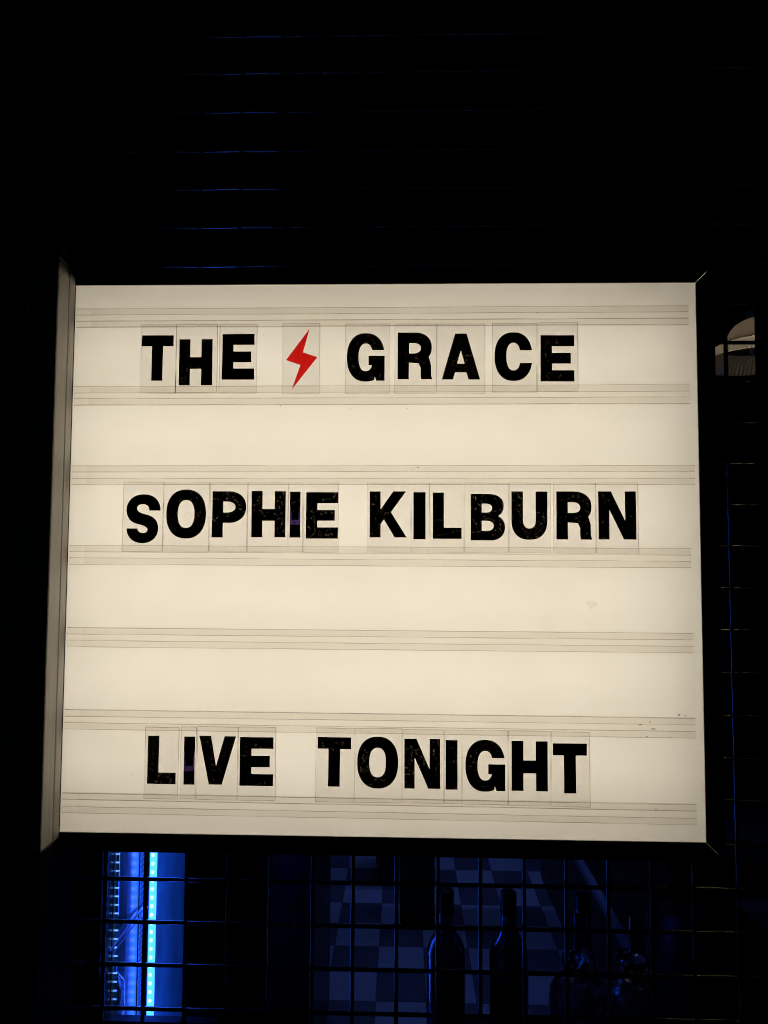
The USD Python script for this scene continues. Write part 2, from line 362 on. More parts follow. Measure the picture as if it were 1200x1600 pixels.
part(sg, 'housing_side', bx(ox - t, ox, yf + ft, yb, ZC - oz + t, ZC + oz - t), 'frame_black')
part(sg, 'housing_side', bx(-ox, -ox + t, yf + ft, yb, ZC - oz + t, ZC + oz - t), 'frame_black')
part(sg, 'housing_back', bx(-ox, ox, yb + 0.0002, yb + 0.004, ZC - oz, ZC + oz), 'frame_black')
ix, iz = ox - t - 0.0005, oz - t - 0.0005
w = 0.002
liner = cat_(bx(-ix, ix, yb - w, yb - 0.0003, ZC - iz, ZC + iz), bx(-ix, ix, 0.004, yb - w, ZC + iz - w, ZC + iz), bx(-ix, ix, 0.004, yb - w, ZC - iz, ZC - iz + w),
             bx(ix - w, ix, 0.004, yb - w, ZC - iz + w, ZC + iz - w), bx(-ix, -ix + w, 0.004, yb - w, ZC - iz + w, ZC + iz - w))
part(sg, 'white_liner', liner, 'box_white')
# the face: a shallow tray of opal acrylic, open at the back, its rim turned into the housing
fx, fz, tr = HX + 0.016, HZ + 0.016, 0.012
v = [(-fx, 0, -fz), (fx, 0, -fz), (fx, 0, fz), (-fx, 0, fz), (-fx, tr, -fz), (fx, tr, -fz), (fx, tr, fz), (-fx, tr, fz)]
face = trimesh.Trimesh(np.array(v) + [0, 0, ZC], [(0, 1, 2), (0, 2, 3), (0, 4, 5), (0, 5, 1), (1, 5, 6), (1, 6, 2), (2, 6, 7), (2, 7, 3), (3, 7, 4), (3, 4, 0)], process=False)
part(sg, 'opal_face', face, 'opal_acrylic')
for z in (-0.328, -0.195, -0.065, 0.065, 0.195, 0.328):
    tb = part(sg, 'light_tube', rod([-0.508, 0.072, ZC + z], [0.472, 0.072, ZC + z], 0.0075, 12), 'tube_lit', smooth=40)
for s in (-0.3, 0.3):
    part(sg, 'hanging_bracket', cat_(bx(s - 0.012, s + 0.012, yb + 0.0045, YM - 0.0085, ZC + 0.30, ZC + 0.34), bx(s - 0.012, s + 0.012, YM + 0.005, YM + 0.008, ZC + 0.29, ZC + 0.35),
                                     bx(s - 0.008, s + 0.008, YM - 0.0085, YM + 0.005, ZC + 0.335, ZC + 0.34)), 'frame_black')

# clear letter rails: a double channel, the cards slide in behind its two lips
RAILS = [(0.3969, 0.4004, 0.3672, 0.3672, 0.4889), (0.2692, 0.2724, 0.2388, 0.2407, 0.4886), (0.1399, 0.1441, 0.1099, 0.1117, 0.4943), (0.0122, 0.0123, -0.0180, -0.0181, 0.4859),
         (-0.1190, -0.1187, -0.1483, -0.1502, 0.4874), (-0.2475, -0.2485, -0.2774, -0.2806, 0.4880), (-0.3764, -0.3793, -0.4069, -0.4112, 0.4875)]
for k, (a, b, c, dd, xe) in enumerate(RAILS):
    zl, zr = (a + c) / 2, (b + dd) / 2
    h = 0.0154
    lip = [0.0050, 0.0046, 0.0052, 0.0048, 0.0050, 0.0049, 0.0054][k]
    g, ch = 0.00045, 0.0007
    prof = Polygon([(-0.0006, -h), (-0.0006, h), (-0.0013, h), (-0.0013, lip), (-0.0031, lip), (-0.0031, h - 0.0004), (-0.0033, h), (-0.0036, h - 0.0001), (-0.0039, h - ch),
                    (-0.0039, lip + g), (-0.0033, lip), (-0.0039, lip - g), (-0.0039, -lip + g), (-0.0033, -lip), (-0.0039, -lip - g),
                    (-0.0039, -h + ch), (-0.0036, -h + 0.0001), (-0.0033, -h), (-0.0031, -h + 0.0005), (-0.0031, -lip), (-0.0013, -lip), (-0.0013, -h)])
    m = along_x(prof, -0.4985, xe)
    m = m.copy()
    sl = (zr - zl) / 0.985
    m.vertices[:, 2] += ZC + zl + (m.vertices[:, 0] + 0.49) * sl
    rl = part(sg, 'letter_rail', m, 'clear_rail')
    seams = []
    for zz_ in (h - 0.0004, lip, -lip, -h + 0.0004):
        q = bx(-0.498, xe - 0.0006, -0.0042, -0.0040, zz_ - 0.00030, zz_ + 0.00030)
        q = q.subdivide_to_size(0.2)
        q.vertices[:, 2] += ZC + zl + (q.vertices[:, 0] + 0.49) * sl
        seams.append(q)
    part(rl, 'rail_seam', cat_(*seams), 'seam_line')

def speck(px, py, rx, rz, y=-0.0041):
    c = at(px, py, y)
    k = 9
    a = np.linspace(0, 2 * np.pi, k, endpoint=False)
    rr = 1 + 0.45 * (rng.random(k) - 0.5)
    part(sg, 'dirt_speck', xz(Polygon(np.stack([c[0] + rx * rr * np.cos(a), c[2] + rz * rr * np.sin(a)], 1)), y, 0.00015), 'dirt')


for px, py, rx, rz in ((1061, 1117, .0020, .0010), (1071, 1118, .0012, .0007), (1016, 1128, .0010, .0008), (1001, 1132, .0024, .0006), (998, 1133, .0008, .0006), (1021, 1139, .0042, .0006), (1011, 1151, .0010, .0008),
                       (1047, 1152, .0007, .0007), (1025, 1264, .0010, .0007), (653, 731, .0022, .0005), (645, 733, .0009, .0005), (840, 488, .0010, .0006), (438, 634, .0008, .0006), (548, 638, .0006, .0005)):
    speck(px, py, rx, rz)
for px, py in rng.uniform([130, 460], [1070, 1290], (16, 2)):
    speck(px, py, rng.uniform(.0003, .0007), rng.uniform(.0003, .0006), -0.0003)
c = at(925, 945, -0.0004)
part(sg, 'smudge', xz(Polygon([(c[0] + .008 * math.cos(q) * (1 + .25 * math.sin(3 * q)), c[2] + .0065 * math.sin(q)) for q in np.linspace(0, 6.28, 24)[:-1]]), -0.0005, 0.0002), 'smudge_film')

# ------------------------------------------------------------------ letters
def sup(cx, cy, a, b, n=2.35, k=64):
    tt = np.linspace(0, 2 * np.pi, k, endpoint=False)
    c, s = np.cos(tt), np.sin(tt)
    return Polygon(np.stack([cx + a * np.sign(c) * np.abs(c) ** (2 / n), cy + b * np.sign(s) * np.abs(s) ** (2 / n)], 1))


def R_(x0, y0, x1, y1):
    return sbox(min(x0, x1), min(y0, y1), max(x0, x1), max(y0, y1))


def dshape(x0, y0, x1, y1, r):
    """a box whose right side is rounded"""
    b = (y1 - y0) / 2
    return shapely.union(R_(x0, y0, x1 - r, y1), sup(x1 - r, y0 + b, r, b, 2.2)).intersection(R_(x0, y0, x1, y1))


def glyph(ch, w, h):
    s = 0.238 * h
    P = lambda *pts: Polygon([(x * w, y * h) for x, y in pts])
    U = shapely.union_all
    if ch == 'T': return U([R_(0, h - s, w, h), R_(w / 2 - s / 2 - .003 * h, 0, w / 2 + s / 2, h)])
    if ch == 'H': return U([R_(0, 0, s, h), R_(w - s, 0, w, h), R_(0, .355 * h, w, .61 * h)])
    if ch == 'E': return U([R_(0, 0, s * 1.02, h), R_(0, h - s, w, h), R_(0, 0, w, s * 1.02), R_(0, .385 * h, .9 * w, .615 * h)])
    if ch == 'L': return U([R_(0, 0, s, h), R_(0, 0, w, s)])
    if ch == 'I': return R_(0, 0, w, h)
    if ch == 'A': return P((0, 0), (.346, 1), (.648, 1), (1, 0), (.70, 0), (.64, .155), (.35, .155), (.29, 0)).difference(P((.497, .637), (.597, .344), (.397, .344)))
    if ch == 'V': return P((0, 1), (.32, 1), (.47, .377), (.69, 1), (1, 1), (.636, 0), (.286, 0))
    if ch == 'K': return U([R_(0, 0, .295 * w, h), P((.2, .50), (.64, 1), (.985, 1), (.575, .545), (1, 0), (.675, 0), (.385, .385), (.2, .18))])
    if ch == 'N': return P((0, 0), (0, 1), (.34, 1), (.71, .385), (.71, 1), (1, 1), (1, 0), (.67, 0), (.29, .625), (.29, 0))
    if ch == 'U':
        o = U([R_(0, .42 * h, w, h), sup(w / 2, .42 * h, w / 2, .42 * h, 2.4)])
        i = U([R_(s, .42 * h, w - s, 1.2 * h), sup(w / 2, .42 * h, w / 2 - s, .42 * h - s * .98, 2.3)])
        return o.difference(i)
    if ch in 'OCG':
        o = sup(w / 2, h / 2, w / 2, h / 2, 2.3).difference(sup(w / 2, h / 2, w / 2 - s, h / 2 - .215 * h, 2.35))
        if ch == 'O': return o
        if ch == 'C': return o.difference(R_(.55 * w, .366 * h, 1.2 * w, .632 * h))
        o = o.difference(R_(.55 * w, .40 * h, 1.2 * w, .652 * h))
        g = U([o, R_(.575 * w, .34 * h, w, .53 * h), R_(.775 * w, .018 * h, w, .5 * h)])
        return g.difference(P((.70, -.02), (.775, -.02), (.775, .02), (.745, .11)))
    if ch == 'P':
        return U([R_(0, 0, s, h), dshape(0, .315 * h, w, h, .52 * w).difference(dshape(s, .54 * h, w - s * .98, h - .225 * h, .26 * w))])
    if ch == 'R':
        b = dshape(0, .36 * h, w * .985, h, .48 * w).difference(dshape(s, .55 * h, w - s * 1.02, h - .225 * h, .22 * w))
        leg = U([P((.62, .45), (.90, .47), (.965, .30), (.965, .10), (1, 0), (.68, 0), (.665, .10), (.665, .24), (.60, .34), (.3, .355), (.3, .42))])
        return U([R_(0, 0, s, h), b, leg])
    if ch == 'B':
        o = U([dshape(0, 0, w, .56 * h, .42 * w), dshape(0, .48 * h, w * .965, h, .42 * w)])
        return o.difference(dshape(s, .205 * h, w - s * 1.02, .42 * h, .2 * w)).difference(dshape(s, .60 * h, w * .965 - s * 1.05, .79 * h, .17 * w))
    if ch == 'S':
        from scipy.interpolate import splprep, splev
        k1 = [(640, 637), (605, 540), (510, 500), (415, 530), (385, 600), (430, 665), (560, 715), (690, 760), (790, 850), (832, 1010), (800, 1160), (700, 1270), (510, 1322), (330, 1280), (225, 1180), (182, 1015)]
        k2 = [(402, 1015), (440, 1085), (520, 1112), (590, 1090), (615, 1040), (570, 980), (420, 925), (260, 855), (190, 745), (165, 620), (195, 490), (300, 360), (510, 297), (720, 345), (835, 470), (868, 637)]
        out = []
        for kk in (k1, k2):
            tck, _ = splprep(np.array(kk, float).T, s=0)
            out += list(np.stack(splev(np.linspace(0, 1, 60), tck), 1))
        out = np.array(out)
        return Polygon(np.stack([(out[:, 0] - 165) / 703 * w, (1322 - out[:, 1]) / 1025 * h], 1)).buffer(0)
    raise ValueError(ch)


YCF = -0.0026                                            # front of the cards
# character, card (left, right, top, bottom) and letter (left, right, top, bottom) in the picture, wear
ROWS = [
    ('THE bolt GRACE', [
        ('T', (219.5, 275, 507.4, 615), (221, 270.5, 524, 595.0), 'clean', 'first letter of THE in the top row'),
        ('H', (275, 340, 506.5, 614.5), (280, 332, 530, 602), 'worn', 'sitting lower than its neighbours in THE'),
        ('E', (342.5, 401.6, 507, 615), (347.3, 397.4, 522, 593.2), 'clean', 'last letter of THE, left of the red bolt'),
        ('bolt', (441, 500, 505.5, 615.5), None, 'bolt', ''),
        ('G', (539.3, 609, 506, 615), (542, 601, 520.7, 596.3), 'worn', 'just right of the red bolt'),
        ('R', (616.3, 682, 506, 615), (621.3, 675.3, 519.7, 592.5), 'worn', 'second letter of GRACE'),
        ('A', (682.3, 758, 506, 615), (690.3, 750, 521.3, 593), 'worn', 'only A, in the middle of GRACE'),
        ('C', (769.3, 839, 505, 613), (773, 832, 519.3, 595.2), 'clean', 'only C, between A and E in the top row'),
        ('E', (839.7, 903.3, 504, 612.5), (844.3, 897, 523.7, 596), 'worn', 'last letter of GRACE at the end of the top row')]),
    ('SOPHIE KILBURN', [
        ('S', (191.5, 254.8, 753, 862), (197, 250, 772.4, 848.7), 'clean', 'only S, hanging low at the start of the middle row'),
        ('O', (255.2, 326.8, 754, 862), (259.8, 321.9, 765, 841.4), 'worn', 'round letter right of the S in SOPHIE'),
        ('P', (327.2, 386.3, 754, 862), (331.4, 384.3, 767.6, 839.8), 'scuffed', 'only P, third letter of SOPHIE'),
        ('H', (386.7, 450.2, 754, 862.5), (393, 446.3, 767.3, 839.5), 'scuffed', 'fourth letter of SOPHIE'),
        ('I', (450.6, 473.3, 754, 862.5), (453, 469.4, 768.3, 840), 'patched', 'in SOPHIE'),
        ('E', (473.7, 529.3, 754.5, 863), (478.3, 528.3, 769, 841.7), 'scuffed', 'last letter of SOPHIE'),
        ('K', (573.8, 641.8, 754.5, 863.5), (577.9, 635.6, 767.8, 839.7), 'worn', 'only K, first letter of KILBURN'),
        ('I', (642.2, 670.8, 754.5, 863.5), (646, 665, 769, 842.5), 'clean', 'right of the K in KILBURN'),
        ('L', (671.2, 724, 754.5, 864), (676.4, 721.3, 769.6, 842), 'worn', 'in KILBURN with a scratched foot'),
        ('B', (725.5, 794.5, 754.5, 864), (735.5, 789, 771.9, 844.3), 'scuffed', 'only B, in the middle of KILBURN'),
        ('U', (794.9, 860.7, 754.5, 864), (798.8, 855, 768, 843.4), 'scuffed', 'only U, in KILBURN'),
        ('R', (863.9, 930.8, 754.5, 864.5), (869, 924.8, 768, 843), 'worn', 'second last letter of KILBURN'),
        ('N', (931.2, 998, 754, 865), (935, 994, 767.8, 843), 'worn', 'last letter of KILBURN at the end of the middle row')]),
    ('LIVE TONIGHT', [
        ('L', (225.5, 279, 1136, 1248.5), (230.5, 275, 1149.8, 1225), 'scuffed', 'first letter of LIVE'),
        ('I', (282, 306.6, 1135.5, 1248.5), (287.5, 304.6, 1150.8, 1226), 'patched', 'in LIVE'),
        ('V', (307, 371.3, 1135.5, 1250), (310.5, 368, 1150, 1226), 'worn', 'only V, in LIVE'),
        ('E', (371.7, 431, 1136, 1251), (374.8, 427, 1151.8, 1228), 'worn', 'last letter of LIVE'),
        ('T', (492.7, 553.8, 1137.5, 1253.5), (496, 548, 1151.8, 1229), 'worn', 'first letter of TONIGHT'),
        ('O', (554.2, 628, 1138, 1254.5), (558, 622, 1151, 1232), 'scuffed', 'round letter in TONIGHT'),
        ('N', (628.5, 693.3, 1140, 1255), (632, 687.8, 1154.5, 1232.3), 'scuffed', 'third letter of TONIGHT'),
        ('I', (693.7, 721.8, 1140.5, 1256), (696.5, 715, 1156.4, 1233.8), 'worn', 'narrow letter in TONIGHT'),
        ('G', (722.2, 793.8, 1141, 1257.5), (727, 789, 1156, 1237), 'worn', 'with a long scratch in TONIGHT'),
        ('H', (794.2, 860.8, 1142, 1259), (799.3, 855.7, 1158, 1236), 'clean', 'second last letter of TONIGHT'),
        ('T', (861.2, 922, 1143.5, 1261), (864, 917, 1161.8, 1239.6), 'clean', 'last letter of TONIGHT at the end of the bottom row')])]
BOLT = [(947, 178), (912, 302), (987, 327), (853, 495), (898, 368), (823, 342)]


def rect_of(r, Y):
    l, r_, t_, b = r
    cy, cx = (t_ + b) / 2, (l + r_) / 2
    return at(l, cy, Y)[0], at(r_, cy, Y)[0], at(cx, b, Y)[2], at(cx, t_, Y)[2]


def rounded(x0, x1, z0, z1, r=0.0008):
    return sbox(x0 + r, z0 + r, x1 - r, z1 - r).buffer(r, quad_segs=3)


for row, items in ROWS:
    for ch, card, let, wear, where in items:
        x0, x1, z0, z1 = rect_of(card, YCF)
        yc = YCF + 0.00010 * random.random()
        if ch == 'bolt':
            label = 'clear card with a red lightning bolt between THE and GRACE'
        elif wear == 'patched':
            label = f'card with black letter I showing a purple patch {where}'
        else:
            label = f'{ {"clean": "clean black letter", "worn": "worn black letter", "scuffed": "scuffed black letter"}[wear]} {ch}, {where}'
        cd = Thing('letter_card', label, 'letter card', ((x0 + x1) / 2, yc, z0), 'letter cards on the lit sign')
        tilt = math.radians(random.uniform(-0.25, 0.25))
        M_ = trimesh.transformations.rotation_matrix(tilt, [0, 1, 0], [(x0 + x1) / 2, 0, z0])
        turn = lambda m: (m.apply_transform(M_), m)[1]
        part(cd, 'card_sheet', turn(xz(rounded(x0 + .0008, x1 - .0008, z0 + .0007, z1 - .0007), yc, 0.0009)), 'clear_card')
        ring = rounded(x0 + .0001, x1 - .0001, z0, z1).difference(rounded(x0 + .0006, x1 - .0006, z0 + .0004, z1 - .0004))
        part(cd, 'cut_edge', turn(xz(ring, yc + 0.0001, 0.0006)), 'cut_edge')
        fr = yc - 0.00028
        if ch == 'bolt':
            pts = []
            for a, b in BOLT:
                p = at(200 + a / 3.3333, 460 + b / 3.3333, YCF); pts.append((p[0], p[2]))
            part(cd, 'bolt', turn(xz(Polygon(pts), fr, 0.00022)), 'bolt_red')
            continue
        a0, a1, b0, b1 = rect_of(let, YCF)
        wd, ht = a1 - a0, b1 - b0
        if wear == 'patched':
            up_ = Polygon([(0, 1), (1, 1), (1, .70), (.86, .56), (.84, .41), (.8, .39), (.22, .39), (.17, .41), (.13, .58), (0, .70)])
            lo_ = sbox(0, 0, 1, .275)
            pt_ = sbox(.01, .25, .99, .72)
            f = lambda g: affinity.translate(affinity.scale(g, wd, ht, origin=(0, 0)), a0, b0)
            part(cd, 'letter', turn(xz(f(up_), fr, 0.0002)), 'letter_worn', label='upper piece of the letter')
            part(cd, 'letter', turn(xz(f(lo_), fr, 0.0002)), 'letter_worn', label='lower piece of the letter')
            part(cd, 'patch', turn(xz(f(pt_), fr + 0.00021, 0.00005)), 'tape_purple', label='faded purple patch')
            continue
        g = affinity.translate(glyph(ch, wd, ht), a0, b0).buffer(0.0003).buffer(-0.0003)
        part(cd, 'letter', turn(xz(g, fr, 0.00022)), 'letter_' + wear)

# ------------------------------------------------------------------ drinks cabinet with the blue light strip, lower left
XW = at(223.5, 1460, 0.6)[0]                              # the steel side wall, seen at a slant
yA = CAM[1]


def y_on_wall(px, x):
    """depth at which the upright plane x is seen at this column of the picture"""
    lo, hi = 0.17, 4.0
    for _ in range(60):
        mid = (lo + hi) / 2
        if at(px, 1460, mid)[0] < x:
            hi = mid
        else:
            lo = mid
    return mid


y0, y1, y2 = y_on_wall(164, XW), y_on_wall(231, XW), y_on_wall(291, XW)
zb, zt = 0.30, 1.86
dc = Thing('drinks_cabinet', 'open drinks cabinet with blue lit steel side wall behind the grille', 'cabinet', (XW, y0, 0))
part(dc, 'steel_panel', bx(XW - 0.004, XW, y0, y1, zb, zt), 'brushed_steel')
yq = 0.70
xq = at(291, 1460, yq)[0]
part(dc, 'painted_panel', trimesh.creation.extrude_polygon(Polygon([(XW + 0.0005, y1 + 0.0006), (xq, yq), (xq, yq + 0.012), (XW + 0.0005, y1 + 0.014)]), zt - zb, engine='earcut').apply_translation([0, 0, zb]), 'dull_steel')
part(dc, 'outer_panel', bevel_box(XW - 0.30, XW - 0.006, y0 - 0.001, yq + 0.02, 0.0, zt + 0.03, 0.003), 'cabinet_black')
part(dc, 'front_edge', bx(XW - 0.02, XW + 0.003, y0 - 0.03, y0 - 0.002, 0.0, zt + 0.03), 'cabinet_black')
part(dc, 'top', bx(XW - 0.004, XW + 0.30, y0, y2, zt + 0.001, zt + 0.03), 'cabinet_black')
zr = at(230, 1593, y0 - 0.02)[2]
part(dc, 'bottom_rail', bevel_box(XW + 0.0035, XW + 0.24, y0 - 0.03, y0 - 0.004, zr - 0.12, zr, 0.003), 'cabinet_black')
part(dc, 'lower_shelf', bx(XW + 0.001, XW + 0.24, y0 - 0.003, y2, zb - 0.015, zb), 'cabinet_black')
ya, yb2 = y_on_wall(215.5, XW), y_on_wall(222, XW)
part(dc, 'bracket_strip', bx(XW + 0.0003, XW + 0.002, ya, yb2, zb, zt), 'brushed_steel', label='slotted bracket strip')
z = zb + 0.01
slots = []
while z < zt - 0.02:
    slots.append(bx(XW + 0.0021, XW + 0.0024, ya + 0.004, yb2 - 0.004, z, z + 0.0035)); z += 0.0125
part(dc, 'bracket_slots', cat_(*slots), 'slot_dark', kind='stuff')
ya, yb2 = y_on_wall(167, XW), y_on_wall(221, XW)
zs = at(194, 1448, (ya + yb2) / 2)[2]
part(dc, 'shelf_rail', cat_(rod([XW + 0.006, ya, zs], [XW + 0.006, yb2, zs], 0.0028), rod([XW + 0.012, ya, zs - 0.006], [XW + 0.012, yb2, zs - 0.006], 0.0016)), 'shelf_edge', smooth=40)

ys = 0.6
ls = Thing('light_strip', 'glowing blue light strip with bright dots running up the cabinet wall', 'light strip', (XW + 0.02, ys, zb))
xs = at(237.5, 1460, ys)[0]
part(ls, 'backing', bx(XW + 0.0005, xs - 0.0085, ys - 0.004, ys + 0.004, zb + 0.002, 1.80), 'cabinet_black')
part(ls, 'sleeve', rod([xs, ys, zb + 0.002], [xs, ys, 1.80], 0.0082, 14), 'strip_lit', smooth=40)
pitch = at(237, 1460, ys)[2] - at(237, 1473.35, ys)[2]
z = at(237, 1334, ys)[2]
zz = [z - pitch * k for k in range(-30, 60)]
for z in zz:
    if zb + 0.01 < z < 1.79:
        m = trimesh.creation.icosphere(1, 0.0052); m.vertices *= [0.8, 0.55, 0.95]; m.apply_translation([xs + 0.0005, ys - 0.0073, z])
        part(ls, 'diode', m, 'diode_lit', smooth=True)
# reflections of the strip in the steel wall, made as small glowing diodes
y2s = y_on_wall(178, XW)
l2 = Thing('light_strip', 'row of small glowing blue dots standing for the strip reflection in the cabinet wall', 'light strip', (XW, y2s, zb))
part(l2, 'backing', bx(XW + 0.0003, XW + 0.0012, y2s - 0.010, y2s + 0.010, zb, 1.80), 'brushed_steel')
for z in zz:
    if zb + 0.01 < z < 1.79:
        zq = z * 0.9 + 0.1 * ZC
        part(l2, 'diode', bx(XW + 0.0013, XW + 0.0085, y2s - 0.0012, y2s + 0.0012, zq - 0.0010, zq + 0.0010), 'reflection_dot_lit')


def glass_at(name, label, pxl, pxr, pytop, pybot, Y, prof):
    """prof: (radius as a share of the width / 2, height share) from base to top"""
    c = at((pxl + pxr) / 2, (pytop + pybot) / 2, Y)
    r = (at(pxr, pybot, Y)[0] - at(pxl, pybot, Y)[0]) / 2
    zt_, zb_ = at((pxl + pxr) / 2, pytop, Y)[2], at((pxl + pxr) / 2, pybot, Y)[2]
    tgt = Thing(name, label, 'bottle' if 'bottle' in label else 'glass', (c[0], Y, zb_))
    part(tgt, 'body', revolve([(rr * r, zb_ + hh * (zt_ - zb_)) for rr, hh in prof], 36, (c[0], Y, 0)), 'clear_glass', smooth=50)
    return tgt


JAR = [(0, 0), (.9, 0), (1, .03), (1, .72), (.92, .80), (.55, .88), (.38, .92), (.38, 1.0), (.32, 1.0), (.32, .92), (.5, .86), (.86, .78), (.93, .70), (.93, .06), (0, .05)]
glass_at('clear_bottle', 'clear glass bottle low in the cabinet beside the blue strip', 152, 193, 1508, 1640, y0 + 0.06, JAR)
glass_at('clear_bottle', 'clear glass bottle at the top left of the lit cabinet', 150, 186, 1270, 1436, y0 + 0.06, JAR)

# ------------------------------------------------------------------ dark cabinet beyond, right of the light strip
yk = 1.02
kx0, kx1 = at(292, 1460, yk)[0], at(490, 1460, yk)[0]
dk = Thing('tall_cupboard', 'tall black cupboard in the dark room right of the blue strip', 'cupboard', ((kx0 + kx1) / 2, yk, 0))
part(dk, 'carcass', bevel_box(kx0 - 0.3, kx1, yk + 0.021, yk + 0.5, 0.0, 1.9, 0.004), 'cabinet_black')
for a, b in ((kx0 - 0.3, (kx0 - .3 + kx1) / 2 - 0.002), ((kx0 - .3 + kx1) / 2 + 0.002, kx1)):
    dr = part(dk, 'door', bevel_box(a, b, yk, yk + 0.02, 0.05, 1.88, 0.003), 'cabinet_black')

# ------------------------------------------------------------------ unseen blue batten, added behind the sign to light the floor tiles
bt = Thing('added_batten', 'unseen blue tube light added behind the sign to light the floor tiles', 'added batten light', (0.15, 2.2, 2.3))
part(bt, 'housing', bevel_box(-0.55, 0.55, 2.13, 2.27, 2.27, 2.31, 0.003), 'cabinet_black')
part(bt, 'light_skirt', cat_(bx(-0.55, 0.55, 2.13, 2.134, 2.13, 2.2695), bx(-0.55, 0.55, 2.266, 2.27, 2.13, 2.2695), bx(-0.55, -0.546, 2.1345, 2.2655, 2.13, 2.2695), bx(0.546, 0.55, 2.1345, 2.2655, 2.13, 2.2695)), 'cabinet_black')  # dark skirts added to keep the blue off walls and pendant
part(bt, 'tube', rod([-0.5, 2.2, 2.25], [0.5, 2.2, 2.25], 0.013, 12), 'batten_lit', smooth=40)
for s in (-0.4, 0.4):
    part(bt, 'hanger', rod([s, 2.2, 2.31], [s, 2.2, 3.0], 0.003), 'cabinet_black')

# ------------------------------------------------------------------ bottles on the shelf behind the grille, lower right
YB = 0.31
zsh = 0.610
sh = Thing('bottle_shelf', 'dark shelf carrying the bottles behind the grille', 'shelf', (0.30, YB, zsh))
part(sh, 'board', bevel_box(-0.30, 1.0, YB - 0.10, YB + 0.085, zsh - 0.03, zsh, 0.003), 'cabinet_black')
part(sh, 'support', bevel_box(-0.28, -0.24, YB - 0.06, YB + 0.06, 0, zsh - 0.031, 0.003), 'cabinet_black')
part(sh, 'support', bevel_box(0.92, 0.96, YB - 0.06, YB + 0.06, 0, zsh - 0.031, 0.003), 'cabinet_black')


def wine(loc, label):
    th = Thing('wine_bottle', label, 'bottle', loc, 'dark wine bottles on the shelf')
    zt = at(794, 1393, YB)[2] - zsh
    prof = [(0, 0), (.034, 0), (.0375, .004), (.0375, zt - .125), (.0365, zt - .112), (.032, zt - .098), (.024, zt - .086), (.0178, zt - .075), (.0150, zt - .060), (.0146, zt - .043)]
    part(th, 'body', revolve([*prof, (0, zt - .043)], 40, loc), 'bottle_dark', smooth=40)
    neck = [(0.0146, zt - .0428), (.0150, zt - .040), (.0163, zt - .0385), (.0163, zt - .030), (.0152, zt - .029), (.0156, zt - .004), (.0145, zt), (0, zt + .0006)]
    part(th, 'foil_cap', revolve(neck, 40, loc), 'foil_olive', smooth=40)
    return th


b1 = at(795, 1560, YB)
wb = wine((b1[0], YB, zsh), 'dark wine bottle with olive foil cap, left of the clear round bottles')
b2 = at(697, 1560, YB)
copy_of(wb, 'wine_bottle', 'dark wine bottle nearest the checkered floor, its neck behind a grille wire', (b2[0], YB + 0.004, zsh), 40)

# round clear bottles with a bulb on the neck and a thin spout
ZBB = at(902, 1503, YB)[2]


def bulb_bottle(loc, label):
    th = Thing('bulb_bottle', label, 'bottle', loc, 'clear bulb-necked bottles on the shelf')
    h = ZBB - zsh
    body = [(0, 0), (.045, 0), (.054, .006), (.056, .03), (.056, h - .075), (.053, h - .052), (.044, h - .036), (.030, h - .028), (.017, h - .0255), (0, h - .025)]
    body += [(0, h - .030), (.015, h - .0305), (.028, h - .033), (.041, h - .040), (.049, h - .055), (.052, h - .076), (.052, .03), (.049, .012), (0, .012)]
    part(th, 'body', revolve(body, 44, loc), 'hammered_glass', smooth=50)
    b = np.linspace(-1, 1, 15)
    part(th, 'stopper_bulb', revolve([(0, h - .0245), *[(0.0325 * max(0.12, (1 - abs(q) ** 2.3)) ** 0.5, h + .0235 * q) for q in b], (0, h + .0240)], 40, loc), 'clear_glass', smooth=50)
    part(th, 'spout', revolve([(0, h + .0245), (.0085, h + .0245), (.0078, h + .05), (.0070, h + .085), (.0068, h + .090), (0, h + .0905)], 24, loc), 'spout_steel', smooth=40)
    return th


c1, c2 = at(903, 1503, YB), at(989, 1503, YB)
bb = bulb_bottle((c1[0], YB, zsh), 'clear round bottle with bulb neck and thin spout, catching blue light, nearer the wine bottles')
copy_of(bb, 'bulb_bottle', 'clear round bottle with bulb neck and thin spout, rightmost on the shelf', (c2[0], YB + 0.002, zsh - 0.002), 65)

# slim dark bottle further back
YS = 0.395
s0 = at(910, 1397, YS)
sl = Thing('slim_bottle', 'tall slim dark bottle standing behind the bulb-necked bottles', 'bottle', (s0[0], YS, zsh))
hh = s0[2] - zsh
part(sh, 'ledge', bevel_box(0.1, 0.9, YB + 0.086, YB + 0.15, zsh - 0.03, zsh - 0.0005, 0.002), 'cabinet_black')
part(sl, 'body', revolve([(0, 0), (.026, 0), (.028, .004), (.028, hh * .45), (.025, hh * .55), (.0185, hh * .62), (.0165, hh * .7), (.0160, hh - .030), (0, hh - .030)], 36, (s0[0], YS, zsh)), 'bottle_dark', smooth=40)
part(sl, 'cap', revolve([(0.0158, hh - .0297), (.0165, hh - .028), (.0165, hh - .008), (.013, hh - .001), (0, hh)], 36, (s0[0], YS, zsh)), 'cap_black', smooth=40)

# ------------------------------------------------------------------ bench with pale edge running back into the room, right
def line_pt(px, py, zz_):
    dd = at(px, py, 0) - CAM
    return CAM + dd * ((zz_ - CAM[2]) / dd[2])


